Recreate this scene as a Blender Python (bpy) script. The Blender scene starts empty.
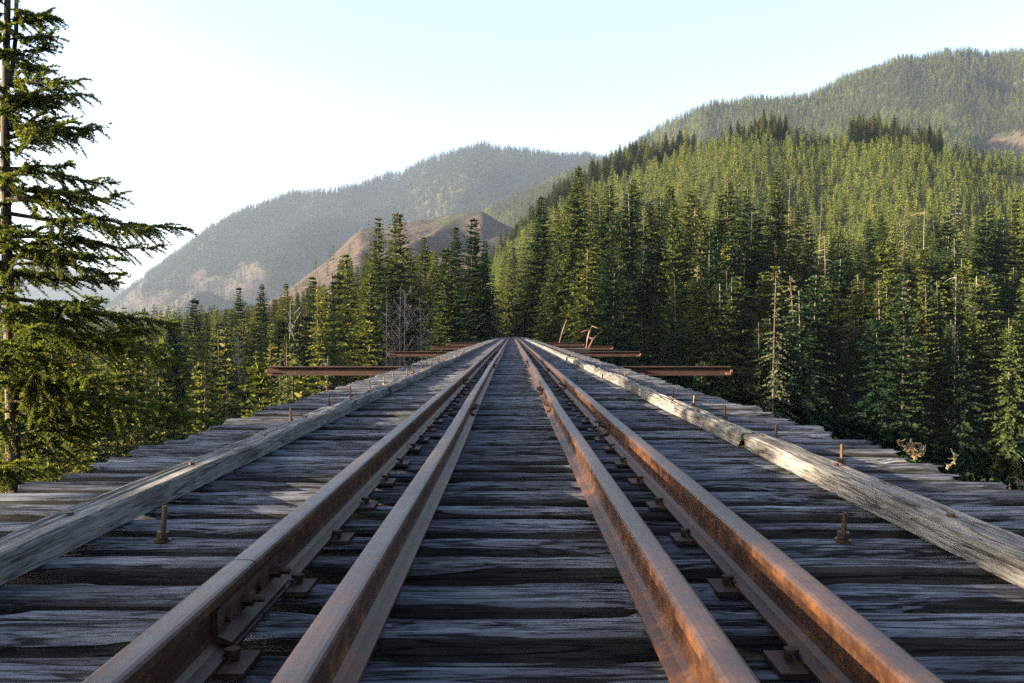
import bpy, math, random
import numpy as np
from mathutils import Vector, Matrix

S = bpy.context.scene
COL = S.collection
rng = np.random.default_rng(7)
random.seed(7)
CAMZ = 0.835
F = 910.0
HX, HY = 512.0, 333.0
SUN_AZ = math.radians(104)      # to the left of the view direction
SUN_EL = math.radians(13.5)

# ------------------------------------------------------------------ helpers
def tag(o, label=None, cat=None, group=None, kind=None):
    if label: o['label'] = label
    if cat: o['category'] = cat
    if group: o['group'] = group
    if kind: o['kind'] = kind
    return o

def link(name, me, mats=(), parent=None, loc=(0, 0, 0)):
    if mats is not None and not isinstance(mats, (list, tuple)): mats = (mats,)
    for m in mats or (): 
        if len(me.materials) < len(mats): me.materials.append(m)
    o = bpy.data.objects.new(name, me)
    COL.objects.link(o)
    o.location = loc
    if parent: o.parent = parent
    return o

def empty(name, loc=(0, 0, 0), rz=0.0):
    o = bpy.data.objects.new(name, None)
    o.empty_display_size = .2
    COL.objects.link(o)
    o.location = loc
    o.rotation_euler = (0, 0, rz)
    return o

def copy_tree(o, parent=None):
    c = o.copy()
    COL.objects.link(c)
    if parent:
        c.parent = parent
    for ch in list(o.children):
        copy_tree(ch, c)
    return c

class MB:
    """collects quads and triangles, makes one mesh"""
    def __init__(s):
        s.v = []; s.f = []; s.n = 0; s.mi = []
    def add(s, verts, faces, mi=0):
        verts = np.asarray(verts, float).reshape(-1, 3)
        s.v.append(verts)
        for f in faces:
            s.f.append([i + s.n for i in f]); s.mi.append(mi)
        s.n += len(verts)
    def quads(s, verts4, mi=0):
        """(n,4,3) array of loose quads"""
        v = np.asarray(verts4, float).reshape(-1, 4, 3)
        k = len(v)
        s.v.append(v.reshape(-1, 3))
        idx = np.arange(4 * k).reshape(k, 4) + s.n
        s.f.extend(idx.tolist()); s.mi.extend([mi] * k)
        s.n += 4 * k
    def box(s, x0, x1, y0, y1, z0, z1, mi=0):
        v = [(x, y, z) for z in (z0, z1) for y in (y0, y1) for x in (x0, x1)]
        s.add(v, [(0, 2, 3, 1), (4, 5, 7, 6), (0, 1, 5, 4), (2, 6, 7, 3), (0, 4, 6, 2), (1, 3, 7, 5)], mi)
    def tube(s, pts, radii, n=6, mi=0, cap=True):
        pts = [np.asarray(p, float) for p in pts]
        m = len(pts)
        if not hasattr(radii, '__len__'): radii = [radii] * m
        ring = []
        for i in range(m):
            d = pts[min(i + 1, m - 1)] - pts[max(i - 1, 0)]
            d = d / (np.linalg.norm(d) + 1e-9)
            a = np.array((0, 0, 1.)) if abs(d[2]) < .9 else np.array((1., 0, 0))
            u = np.cross(d, a); u /= np.linalg.norm(u); w = np.cross(d, u)
            for k in range(n):
                t = 2 * math.pi * k / n
                ring.append(pts[i] + radii[i] * (math.cos(t) * u + math.sin(t) * w))
        fs = []
        for i in range(m - 1):
            for k in range(n):
                k2 = (k + 1) % n
                fs.append((i * n + k, i * n + k2, (i + 1) * n + k2, (i + 1) * n + k))
        if cap:
            fs.append(tuple(range(n))[::-1]); fs.append(tuple((m - 1) * n + k for k in range(n)))
        s.add(ring, fs, mi)
    def prism(s, c, r, h, n=6, rot=0.0, axis='z', mi=0):
        c = np.asarray(c, float); v = []
        for z in (0, h):
            for k in range(n):
                t = 2 * math.pi * k / n + rot
                p = (r * math.cos(t), r * math.sin(t), z)
                if axis == 'x': p = (p[2], p[0], p[1])
                if axis == 'y': p = (p[0], p[2], p[1])
                v.append(c + p)
        fs = [(k, (k + 1) % n, n + (k + 1) % n, n + k) for k in range(n)]
        fs += [tuple(range(n))[::-1], tuple(range(n, 2 * n))]
        s.add(v, fs, mi)
    def mesh(s, name, mats=(), smooth=False):
        me = bpy.data.meshes.new(name)
        V = np.concatenate(s.v) if s.v else np.zeros((0, 3))
        me.from_pydata(V.tolist(), [], s.f)
        for m in mats: me.materials.append(m)
        if len(set(s.mi)) > 1: me.polygons.foreach_set('material_index', s.mi)
        if smooth: me.polygons.foreach_set('use_smooth', [True] * len(me.polygons))
        me.update()
        return me

# ------------------------------------------------------------------ noise (numpy)
def _hash(ix, iy, seed):
    n = (ix.astype(np.int64) * 374761393 + iy.astype(np.int64) * 668265263 + seed * 974711) & 0x7fffffff
    n = ((n ^ (n >> 13)) * 1274126177) & 0x7fffffff
    return ((n ^ (n >> 16)) & 0xffff) / 65535.0
def vnoise(x, y, seed=0):
    x = np.asarray(x, float); y = np.asarray(y, float)
    ix = np.floor(x); iy = np.floor(y); fx = x - ix; fy = y - iy
    fx = fx * fx * (3 - 2 * fx); fy = fy * fy * (3 - 2 * fy)
    a = _hash(ix, iy, seed); b = _hash(ix + 1, iy, seed); c = _hash(ix, iy + 1, seed); d = _hash(ix + 1, iy + 1, seed)
    return (a * (1 - fx) + b * fx) * (1 - fy) + (c * (1 - fx) + d * fx) * fy
def fbm(x, y, seed=0, o=4):
    t = 0; a = .5
    for k in range(o):
        t = t + a * vnoise(x * 2 ** k + 17.3 * k, y * 2 ** k - 9.1 * k, seed + k); a *= .5
    return t / (1 - .5 ** o)
def sstep(a, b, x):
    t = np.clip((x - a) / (b - a), 0, 1)
    return t * t * (3 - 2 * t)

# ------------------------------------------------------------------ materials
class NT:
    def __init__(s, name):
        s.m = bpy.data.materials.new(name); s.m.use_nodes = True
        s.t = s.m.node_tree; s.t.nodes.clear()
        s.out = s.n('ShaderNodeOutputMaterial')
    def n(s, typ, **kw):
        nd = s.t.nodes.new(typ)
        for k, v in kw.items(): setattr(nd, k, v)
        return nd
    def l(s, a, b): s.t.links.new(a, b)
    def noise(s, vec, scale, detail=4, rough=.6, w=None):
        nd = s.n('ShaderNodeTexNoise')
        if w is not None:
            nd.noise_dimensions = '4D'; s.l(w, nd.inputs['W'])
        nd.inputs['Scale'].default_value = scale; nd.inputs['Detail'].default_value = detail
        nd.inputs['Roughness'].default_value = rough
        if vec is not None: s.l(vec, nd.inputs['Vector'])
        return nd.outputs['Fac']
    def ramp(s, fac, stops):
        nd = s.n('ShaderNodeValToRGB'); e = nd.color_ramp.elements
        while len(e) < len(stops): e.new(.5)
        for k, (p, c) in enumerate(stops):
            e[k].position = p; e[k].color = (*c, 1) if len(c) == 3 else c
        s.l(fac, nd.inputs['Fac'])
        return nd.outputs['Color']
    def mapping(s, vec, scale):
        nd = s.n('ShaderNodeMapping'); nd.inputs['Scale'].default_value = scale
        s.l(vec, nd.inputs['Vector']); return nd.outputs['Vector']
    def math(s, op, a, b=None):
        nd = s.n('ShaderNodeMath', operation=op)
        for i, v in enumerate((a, b)):
            if v is None: continue
            if isinstance(v, (int, float)): nd.inputs[i].default_value = v
            else: s.l(v, nd.inputs[i])
        return nd.outputs[0]
    def mix(s, fac, a, b, blend='MIX'):
        nd = s.n('ShaderNodeMix', data_type='RGBA', blend_type=blend)
        for sock, v in ((nd.inputs[0], fac), (nd.inputs[6], a), (nd.inputs[7], b)):
            if isinstance(v, (int, float)): sock.default_value = v
            elif isinstance(v, tuple): sock.default_value = (*v, 1)
            else: s.l(v, sock)
        return nd.outputs[2]
    def bsdf(s, col, rough=.8, metal=0.0, bump=None, bstr=.5, bdist=.02, spec=.5):
        b = s.n('ShaderNodeBsdfPrincipled')
        for sock, v in ((b.inputs['Base Color'], col), (b.inputs['Roughness'], rough), (b.inputs['Metallic'], metal)):
            if isinstance(v, tuple): sock.default_value = (*v, 1)
            elif isinstance(v, (int, float)): sock.default_value = v
            else: s.l(v, sock)
        b.inputs['Specular IOR Level'].default_value = spec
        if bump is not None:
            bp = s.n('ShaderNodeBump'); bp.inputs['Strength'].default_value = bstr; bp.inputs['Distance'].default_value = bdist
            s.l(bump, bp.inputs['Height']); s.l(bp.outputs['Normal'], b.inputs['Normal'])
        return b
    def done(s, shader):
        s.l(shader, s.out.inputs['Surface']); return s.m

def wood_mat(name, along, dark, mid, light, bstr=.9):
    """weathered timber, grain and drying checks along the given local axis"""
    t = NT(name)
    tc = t.n('ShaderNodeTexCoord').outputs['Object']
    rnd = t.math('MULTIPLY', t.n('ShaderNodeObjectInfo').outputs['Random'], 37.0)
    def mp(a, b): return t.mapping(tc, (a, b, b) if along == 'x' else (b, a, b))
    n1 = t.noise(mp(7, 95), 1, 4, .7, rnd)
    n2 = t.noise(mp(2.6, 24), 1, 3, .6, rnd)
    n3 = t.noise(mp(1.6, 5), 1, 4, .6, rnd)
    grain = t.math('ADD', t.math('MULTIPLY', n1, .62), t.math('MULTIPLY', n2, .38))
    c = t.ramp(grain, [(.36, dark), (.44, mid), (.52, light), (.66, tuple(min(1, x * 1.3) for x in light))])
    blot = t.ramp(n3, [(.34, (.35, .33, .32)), (.48, (.85, .84, .83)), (.62, (1.15, 1.15, 1.15))])
    c = t.mix(1.0, c, blot, 'MULTIPLY')
    tint = t.ramp(t.math('FRACT', t.math('MULTIPLY', rnd, 3.1)), [(0, (.6, .6, .64)), (.5, (1, .98, .95)), (1, (1.25, 1.2, 1.12))])
    c = t.mix(1.0, c, tint, 'MULTIPLY')
    hl = None
    for a, b, wd, off in ((.6, 17, .014, 5.0), (1.3, 44, .02, 11.0)):
        n4 = t.noise(mp(a, b), 1, 1.5, .5, t.math('ADD', rnd, off))
        line = t.ramp(t.math('ABSOLUTE', t.math('SUBTRACT', n4, .5)), [(.0, (.03, .03, .03)), (wd * .5, (.08, .08, .08)), (wd, (1, 1, 1))])
        c = t.mix(.95 if along == 'x' else .7, c, line, 'MULTIPLY')
        hl = line if hl is None else t.math('ADD', hl, line)
    h = t.math('ADD', t.math('MULTIPLY', grain, .5), t.math('MULTIPLY', hl, .5))
    return t.done(t.bsdf(c, .8, 0, h, bstr * .6, .008, .3).outputs[0])

M = {}
M['tie'] = wood_mat('weathered_tie_wood', 'x', (.005, .005, .006), (.022, .0245, .031), (.15, .162, .2), 1.0)
M['tar_shade'] = wood_mat('tarred_shaded_tie_side', 'x', (.004, .004, .004), (.012, .0115, .011), (.035, .034, .034), 1.0)  # tarred tie sides, with the shade of the gaps put into the colour
M['guard'] = wood_mat('silvered_guard_timber', 'y', (.06, .056, .052), (.115, .109, .104), (.18, .175, .17), 1.0)

def rust_mat(name, a, b, c, rough=.55, metal=.35, scale=9):
    t = NT(name)
    tc = t.n('ShaderNodeTexCoord').outputs['Object']
    geo = t.n('ShaderNodeNewGeometry').outputs['Position']
    n1 = t.noise(geo, scale, 6, .65); n2 = t.noise(geo, scale * 9, 4, .7); n3 = t.noise(geo, 1.1, 3, .5)
    col = t.ramp(n1, [(.3, a), (.5, b), (.72, c)])
    col = t.mix(t.math('MULTIPLY', n3, .5), col, b)
    sp = t.ramp(n2, [(.34, (.72, .68, .66)), (.48, (1, 1, 1)), (.7, (1.1, 1.08, 1.04))])
    big = t.ramp(t.noise(t.mapping(geo, (1, .35, 1)), 3.3, 4, .6), [(.36, (.62, .55, .52)), (.5, (1, 1, 1)), (.66, (1.25, 1.12, .95))])
    col = t.mix(1.0, col, big, 'MULTIPLY')
    col = t.mix(1.0, col, sp, 'MULTIPLY')
    r = t.math('ADD', t.math('MULTIPLY', n1, .3), rough - .15)
    h = t.math('ADD', n2, t.math('MULTIPLY', n1, .5))
    return t.done(t.bsdf(col, r, metal, h, .16, .004).outputs[0])
M['rail'] = rust_mat('rusted_rail_steel', (.015, .006, .0035), (.048, .019, .008), (.18, .068, .018), .5, .15)
M['railtop'] = rust_mat('worn_rail_head', (.032, .018, .015), (.062, .034, .026), (.12, .06, .038), .36, .25)
M['plate'] = rust_mat('dark_rust_plate', (.028, .015, .011), (.06, .03, .02), (.11, .055, .034), .6, .3, 14)
M['beam'] = rust_mat('red_rust_beam', (.014, .007, .005), (.036, .013, .008), (.07, .024, .012), .75, .1, 4)
M['pipe'] = rust_mat('pale_rust_pipe', (.11, .055, .04), (.19, .10, .07), (.28, .16, .12), .65, .1, 12)
M['bolt'] = rust_mat('brown_bolt_steel', (.03, .018, .011), (.075, .042, .02), (.15, .085, .038), .5, .4, 25)

def foliage_mat(name, dark, mid, tip, trans=.22, tint=.25):
    t = NT(name)
    g = t.n('ShaderNodeNewGeometry'); oi = t.n('ShaderNodeObjectInfo').outputs['Random']
    isl = g.outputs['Random Per Island']
    n = t.noise(t.n('ShaderNodeTexCoord').outputs['Object'], .22, 3, .6)
    f = t.math('ADD', t.math('MULTIPLY', isl, .55), t.math('MULTIPLY', n, .45))
    c = t.ramp(f, [(.15, dark), (.5, mid), (.85, tip)])
    ot = t.ramp(oi, [(0, (.5, .62, .62)), (.35, (.9, .93, .95)), (.7, (1.15, 1.08, .9)), (1, (1.45, 1.3, .85))])
    c = t.mix(1.0, c, ot, 'MULTIPLY')
    d = t.n('ShaderNodeBsdfDiffuse'); t.l(c, d.inputs['Color'])
    tr = t.n('ShaderNodeBsdfTranslucent'); tc = t.mix(1.0, c, (1.25, 1.2, .6), 'MULTIPLY'); t.l(tc, tr.inputs['Color'])
    mx = t.n('ShaderNodeMixShader'); mx.inputs[0].default_value = trans
    t.l(d.outputs[0], mx.inputs[1]); t.l(tr.outputs[0], mx.inputs[2])
    return t.done(mx.outputs[0])
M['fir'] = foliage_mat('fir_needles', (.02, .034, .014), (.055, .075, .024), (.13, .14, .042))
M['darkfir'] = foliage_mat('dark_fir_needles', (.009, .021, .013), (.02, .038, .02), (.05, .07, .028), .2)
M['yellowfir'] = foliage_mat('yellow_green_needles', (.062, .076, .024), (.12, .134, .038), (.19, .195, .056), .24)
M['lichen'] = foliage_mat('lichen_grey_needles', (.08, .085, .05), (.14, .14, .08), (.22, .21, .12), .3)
M['young'] = foliage_mat('young_fir_needles', (.045, .07, .022), (.125, .165, .045), (.22, .25, .065), .3)
M['near'] = foliage_mat('near_fir_needles', (.028, .046, .016), (.078, .108, .032), (.175, .2, .056), .34)
M['shrub'] = foliage_mat('shrub_leaves', (.05, .052, .018), (.10, .098, .032), (.17, .145, .05), .24)

def bark_mat(name, a, b, c, sc=3):
    t = NT(name)
    tc = t.n('ShaderNodeTexCoord').outputs['Object']
    n = t.noise(t.mapping(tc, (6, 6, 1.2)), sc, 5, .65); n2 = t.noise(tc, sc * .4, 3)
    col = t.ramp(n, [(.32, a), (.5, b), (.68, c)])
    oi = t.ramp(t.n('ShaderNodeObjectInfo').outputs['Random'], [(0, (.75, .72, .7)), (.5, (1, 1, 1)), (1, (1.25, 1.15, 1.05))])
    col = t.mix(1.0, col, oi, 'MULTIPLY')
    return t.done(t.bsdf(col, .9, 0, n, .8, .03, .2).outputs[0])
M['bark'] = bark_mat('conifer_bark', (.03, .024, .02), (.065, .052, .042), (.13, .108, .09))
M['nearbark'] = bark_mat('mottled_bark', (.045, .036, .02), (.105, .085, .05), (.24, .21, .14), 2)
M['palebark'] = bark_mat('pale_conifer_bark', (.06, .05, .045), (.125, .108, .095), (.2, .18, .16))
M['snag'] = bark_mat('grey_dead_wood', (.09, .075, .065), (.16, .135, .12), (.25, .22, .195))
M['bare'] = bark_mat('pale_bare_twigs', (.14, .115, .09), (.24, .2, .165), (.33, .285, .24))
M['twig'] = bark_mat('golden_dead_twig', (.2, .14, .07), (.36, .27, .15), (.5, .4, .24), 8)

# ------------------------------------------------------------------ terrain
def P(l, z0=CAMZ):
    px = np.array([a for a, _ in l], float); py = np.array([b for _, b in l], float)
    return (px - HX) / F, (HY - py) / F
LAYERS = dict(
    near=dict(D=620., r0=235., p=P([(-1500, 345), (380, 345), (440, 338), (475, 292), (500, 258), (520, 240), (560, 205), (600, 182), (640, 166), (700, 152), (760, 139), (850, 138), (930, 150), (1000, 160), (1100, 170), (1500, 215), (2400, 260)])),
    right=dict(D=2600., r0=1250., p=P([(-1500, 350), (380, 345), (430, 262), (490, 212), (530, 193), (560, 178), (620, 149), (660, 126), (700, 107), (760, 104), (810, 96), (850, 78), (900, 60), (945, 50), (985, 55), (1024, 55), (1100, 48), (1300, 88), (1700, 200), (2400, 260)])),
    cut=dict(D=1500., r0=560., p=P([(-1500, 350), (150, 350), (200, 337), (230, 322), (280, 296), (330, 258), (360, 228), (385, 227), (405, 221), (430, 219), (452, 213), (468, 212), (482, 211), (500, 221), (530, 235), (560, 262), (620, 340), (2400, 350)])),
    left=dict(D=4200., r0=2150., p=P([(-1500, 340), (60, 330), (90, 314), (120, 296), (160, 268), (200, 236), (240, 213), (290, 191), (350, 186), (400, 172), (440, 157), (485, 147), (530, 154), (560, 158), (590, 156), (640, 175), (700, 205), (900, 250), (2400, 330)])),
    far=dict(D=7600., r0=5200., p=P([(-1500, 320), (-400, 290), (-150, 235), (-60, 248), (0, 258), (45, 264), (80, 274), (125, 292), (160, 314), (220, 330), (2400, 330)])),
)
AZMAX = math.radians(64)
def layer(name, x, y):
    L = LAYERS[name]
    az = np.arctan2(x, y); r = np.hypot(x, y)
    azc = np.clip(az, -AZMAX, AZMAX)
    u = np.tan(azc); dep = r * np.cos(azc)
    sd = {'near': 11, 'right': 23, 'cut': 37, 'left': 41, 'far': 53}[name]
    D = L['D']
    wob = {'near': .06, 'right': .10, 'cut': .08, 'left': .10, 'far': .05}[name]
    Dl = D * (1 + wob * (fbm(u * 9, u * 0 + sd, sd, 3) - .5) * 2)
    zr = np.interp(u, *L['p']) * Dl
    t = (dep - L['r0']) / (Dl - L['r0'])
    base = -32.0
    front = np.clip(t, 0, 1)
    z = base + (zr - base) * front
    back = np.clip(t - 1, 0, 3)
    z = z - np.maximum(zr - base, 0) * back * .8
    # spurs and gullies running down the slope
    w = np.clip(front * (1.02 - front) * 4, 0, 1)
    k = {'near': (60., 7), 'right': (430., 330), 'cut': (150., 38), 'left': (620., 360), 'far': (700., 160)}[name]
    lam, amp = k
    sx = x + .55 * y * (1 if name in ('right',) else -.4)
    rid = 1 - np.abs(fbm(sx / lam, y / (lam * 2.6), sd + 3, 4) * 2 - 1) * 1.6
    z = z + w * amp * (rid - (1.0 if name in ('right', 'left') else .62))
    z = np.where(t < 0, base - 5, z)
    return z

def zbase(x, y):
    x = np.asarray(x, float); y = np.asarray(y, float)
    ax = np.abs(x)
    floor = -44 + np.where(x < 0, np.maximum(x, -150) * .03, -np.minimum(x, 150) * .05)
    near = sstep(-8, 62, y + .22 * np.maximum(-x - 4, 0) + .15 * np.maximum(x, 0))
    zn = -1.0 + (floor + 1) * near
    yb = 186 + np.where(x < 0, np.minimum(-x, 90) * .75, np.minimum(x, 150) * .22)
    t = np.clip((y - (yb - 74)) / 74, 0, 1)
    zf = floor + (-.75 - floor) * (t * .5 + .5 * sstep(0, 1, t))
    z = np.where(y < 90, zn, zf)
    lo = sstep(40, 150, -x) * sstep(60, 160, y)
    z = z - lo * 6
    z = z + (fbm(x / 14., y / 14., 5, 4) - .5) * 5 * sstep(3, 16, ax + 0) * sstep(-40, 40, ax * 2 + np.abs(y))
    z = z + np.clip(y - yb, 0, 400) * np.where(x < -10, -.06, .02)
    # unseen wooded knoll on the left bank, added to shade the right forest
    sp = np.exp(-(((x + 116) / 27.) ** 2 + ((y - 100) / 24.) ** 2) ** 1.5)
    z = z * (1 - sp) + sp * 19
    # track bed at the far end
    bed = sstep(9, 3.5, ax) * sstep(178, 186, y) * sstep(330, 300, y)
    z = z * (1 - bed) + bed * (-.34)
    # behind the camera: rising bank
    z = np.where(y < -8, -1.0 + (fbm(x / 14., y / 14., 5, 4) - .5) * 5 * sstep(3, 16, ax) + np.clip(-y - 8, 0, 300) * .1 * sstep(2, 30, ax), z)
    return z
def terrain(x, y):
    z = zbase(x, y)
    for n in LAYERS:
        z = np.maximum(z, layer(n, x, y))
    return z

def cutmask(x, y):
    """1 where the slope has been clear cut"""
    r = np.hypot(x, y)
    u = np.where(y > 1, x / np.maximum(y, 1), 9)
    az = np.arctan2(x, y)
    m = np.zeros_like(r)
    inl = (r > 560) & (r < 1750) & (u < .06)
    m = np.where(inl, sstep(.42, .5, fbm(x / 90, y / 150, 91, 4) + .16), m)
    px = HX + F * u
    zt = terrain(x, y); py = HY - F * (zt - CAMZ) / np.maximum(y, 1)
    lf = (r > 1900) & (r < 4700) & (px < 420)
    lim = np.interp(px, [100, 160, 230, 300, 350, 420], [275, 275, 250, 270, 300, 330])
    m = np.where(lf, sstep(-6, 10, py - lim + 190 * (fbm(x / 200 + y / 900, y / 800, 77, 4) - .47)), m)
    rc = (r > 1100) & (r < 3000) & (px > 955) & (px < 1100)
    m = np.where(rc, sstep(.0, .3, 1 - np.hypot((px - 1012) / 45., (py - 150) / 20.) + .8 * (fbm(x / 60, y / 60, 71) - .5)), m)
    return m

# polar sheet
azs = np.concatenate([np.radians(np.arange(-180, -40, 2.0)), np.radians(np.arange(-40, 40, .16)), np.radians(np.arange(40, 180, 2.0))])
rs = np.concatenate([np.linspace(0.5, 40, 50), np.geomspace(41, 9300, 380)])
A, R = np.meshgrid(azs, rs)
X = R * np.sin(A); Y = R * np.cos(A)
Z = terrain(X, Y)
na, nr = len(azs), len(rs)
me = bpy.data.meshes.new('ground')
V = np.stack([X, Y, Z], -1).reshape(-1, 3)
V = np.vstack([V, [[0, 0, float(terrain(np.array([0.]), np.array([0.]))[0])]]])
i, j = np.meshgrid(np.arange(nr - 1), np.arange(na), indexing='ij')
j2 = (j + 1) % na
quads = np.stack([i * na + j, (i + 1) * na + j, (i + 1) * na + j2, i * na + j2], -1).reshape(-1, 4)
fl = quads.tolist() + [(na * nr, a, (a + 1) % na) for a in range(na)]
me.from_pydata(V.tolist(), [], fl)
at = me.attributes.new('clearcut', 'FLOAT', 'POINT')
cm = np.concatenate([cutmask(X, Y).reshape(-1), [0]])
at.data.foreach_set('value', cm.astype(np.float32))
at = me.attributes.new('plantation', 'FLOAT', 'POINT')
u_ = X / np.maximum(Y, 1)
pm = ((R > 225) & (R < 800) & (u_ > -.2)).astype(float).reshape(-1)
at.data.foreach_set('value', np.concatenate([pm, [0]]).astype(np.float32))
me.polygons.foreach_set('use_smooth', [True] * len(me.polygons))
me.update()
t = NT('forest_floor')
pos = t.n('ShaderNodeNewGeometry').outputs['Position']
n1 = t.noise(pos, .35, 5, .65); n2 = t.noise(pos, .02, 5, .65); n3 = t.noise(pos, 2.5, 4, .7)
fl_c = t.ramp(n1, [(.3, (.018, .022, .013)), (.5, (.036, .042, .02)), (.72, (.065, .064, .03))])
pl_c = t.ramp(n1, [(.3, (.035, .042, .016)), (.5, (.06, .066, .024)), (.68, (.10, .075, .045))])
cu_c = t.ramp(n2, [(.3, (.026, .025, .018)), (.46, (.05, .038, .031)), (.58, (.074, .056, .046)), (.7, (.028, .032, .018))])
cu_c = t.mix(1.0, cu_c, t.ramp(t.noise(pos, .12, 6, .75), [(.36, (.45, .47, .45)), (.5, (.95, .95, .95)), (.66, (1.45, 1.4, 1.35))]), 'MULTIPLY')
a1 = t.n('ShaderNodeAttribute', attribute_name='clearcut').outputs['Fac']
a2 = t.n('ShaderNodeAttribute', attribute_name='plantation').outputs['Fac']
c = t.mix(a2, fl_c, pl_c); c = t.mix(a1, c, cu_c)
M['ground'] = t.done(t.bsdf(c, .95, 0, t.noise(pos, .08, 6, .75), .9, 6., .1).outputs[0])
tag(link('ground', me, M['ground']), kind='structure')

# ------------------------------------------------------------------ bridge deck
PITCH, TIE_W, TIE_H, HALF = .345, .178, .24, 2.66
Y0, Y1 = .9, 187.0

def beam_mesh(name, L, W, H, ns, mt, seed, axis='x', rough=1.0, mat=None, cracks=4, chips=1.0):
    """a sawn timber: cross-section loop with a worn, checked top, swept along its length"""
    r = np.random.default_rng(seed)
    s = np.linspace(-L / 2, L / 2, ns)
    ed = np.linspace(0, 1, mt)
    # loop of (w,z): bottom left, up left side, top, down right side, bottom right
    loop = [(-W / 2, -H), (-W / 2, -H * .5), (-W / 2, -H * .10)]
    top = [(-W / 2 + W * e, 0.) for e in ed]
    top[0] = (-W / 2 + .006, -.012 * rough); top[-1] = (W / 2 - .006, -.012 * rough)
    loop += top + [(W / 2, -H * .10), (W / 2, -H * .5), (W / 2, -H)]
    K = len(loop); lw = np.array([p[0] for p in loop]); lz = np.array([p[1] for p in loop])
    Wd = np.tile(lw, (ns, 1)); Zd = np.tile(lz, (ns, 1)); Sd = np.tile(s[:, None], (1, K))
    tops = slice(3, 3 + mt)
    ss = Sd[:, tops]; ww = Wd[:, tops]
    g = (fbm(ss * 1.6, ww * 46, seed, 3) - .5) * .016 * rough + (fbm(ss * .7, ww * 9, seed + 9, 3) - .5) * .02 * rough
    for c in range(cracks):
        c0 = r.uniform(-W * .42, W * .42); a0, a1 = sorted(r.uniform(-L / 2, L / 2, 2)); 
        wob = c0 + .018 * (fbm(s * 1.2, s * 0 + c * 7, seed + c, 2) - .5)
        ins = sstep(a0 - .05, a0 + .12, s) * (1 - sstep(a1 - .12, a1 + .05, s))
        g = g - r.uniform(.012, .03) * rough * np.exp(-((ww - wob[:, None]) / .006) ** 2) * ins[:, None]
    # knocked-off corners
    for side in (0, 1):
        e = fbm(s * 1.1, s * 0 + side * 50 + seed, seed + 70, 4)
        cut = np.clip(e - .50, 0, .5) * .26 * chips
        prof = ed if side else 1 - ed
        g = g - cut[:, None] * np.clip((prof[None, :] - .72) / .28, 0, 1) ** 1.2
        ii = [K - 3, K - 2] if side else [2, 1]
        sg = 1 if side else -1
        for q in ii:
            Zd[:, q] -= cut * .5 if q in (2, K - 3) else 0
            Wd[:, q] += sg * ((fbm(s * 1.5, s * 0 + q, seed + q, 3) - .5) * .02 * rough) - sg * cut * .25
    Zd[:, tops] += g
    Wd[:, tops] += ((fbm(s * .5, s * 0, seed + 31, 2) - .5) * .016)[:, None]
    # ragged ends
    for e, sg in ((0, -1), (ns - 1, 1)):
        Sd[e] += sg * r.uniform(-.04, .05, K)
    V = np.stack([Sd, Wd, Zd] if axis == 'x' else [Wd, Sd, Zd], -1).reshape(-1, 3)
    i, k = np.meshgrid(np.arange(ns - 1), np.arange(K), indexing='ij')
    k2 = (k + 1) % K
    q = np.stack([i * K + k, (i + 1) * K + k, (i + 1) * K + k2, i * K + k2], -1).reshape(-1, 4)
    if axis == 'x': q = q[:, ::-1]
    fs = q.tolist() + [list(range(K))[::(1 if axis == 'x' else -1)], list(range((ns - 1) * K, ns * K))[::(-1 if axis == 'x' else 1)]]
    me = bpy.data.meshes.new(name)
    me.from_pydata(V.tolist(), [], fs)
    me.materials.append(mat)
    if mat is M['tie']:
        me.materials.append(M['tar_shade'])
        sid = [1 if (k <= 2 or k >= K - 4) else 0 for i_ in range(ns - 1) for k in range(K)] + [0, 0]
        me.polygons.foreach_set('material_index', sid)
    me.update()
    return me

# small hardware meshes
def plate_mesh():
    m = MB(); m.box(-.118, .118, -.08, .08, 0, .015); return m.mesh('tie_plate', (M['plate'],))
def spike_mesh():
    m = MB()
    m.box(-.009, .009, -.009, .009, 0, .016)
    m.prism((0.008, 0, .016), .02, .012, 8); return m.mesh('rail_spike', (M['plate'],))
def bolt_meshes(h):
    a = MB(); a.prism((0, 0, 0), .0105, h, 10); a.prism((0, 0, h), .0085, .004, 10)
    b = MB(); b.prism((0, 0, .014), .026, .026, 6, .3)
    b2 = MB(); b2.prism((0, 0, 0), .034, .01, 14)
    return a.mesh('bolt_shaft', (M['bolt'],)), b.mesh('bolt_nut', (M['bolt'],)), b2.mesh('bolt_washer', (M['bolt'],))
PLATE, SPIKE = plate_mesh(), spike_mesh()
BOLT = {h: bolt_meshes(h) for h in (.115, .13, .145, .14)}
RX, GX = .778, .426     # running and guard rail centre lines

n_t = int((Y1 - Y0) / PITCH)
ty = Y0 + np.arange(n_t) * PITCH + rng.uniform(-.02, .02, n_t)
near_meshes = 26
shared = [beam_mesh('timber_tie', 2 * HALF, TIE_W, TIE_H, 46, 11, 300 + k, 'x', 1.0, M['tie']) for k in range(9)]
far_m = [beam_mesh('timber_tie', 2 * HALF, TIE_W, TIE_H, 10, 4, 400 + k, 'x', 1.0, M['tie']) for k in range(4)]
TIE_LABELS = {}
bolt_spots = []   # (x,y,h)
for k in range(34):
    bolt_spots.append((-2.07 + rng.uniform(-.03, .03), 8.6 + 1.52 * k, .145))
    bolt_spots.append((2.06 + rng.uniform(-.03, .03), 5.6 + 1.53 * k, .13))
bolt_spots += [(-1.42, 3.72, .14), (1.345, 3.67, .115)]
FIRST = 3
names_near = ['railway tie nearest the camera, cut off by the picture edge', 'second railway tie up from the picture bottom between the rails', 'third railway tie from the picture bottom, split grey top']
N_IND = 300
far_v = []; far_f = []; far_n = 0; far_mi = []
ties = []
long_i = int(np.argmin(np.abs(ty - 49)))
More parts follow.
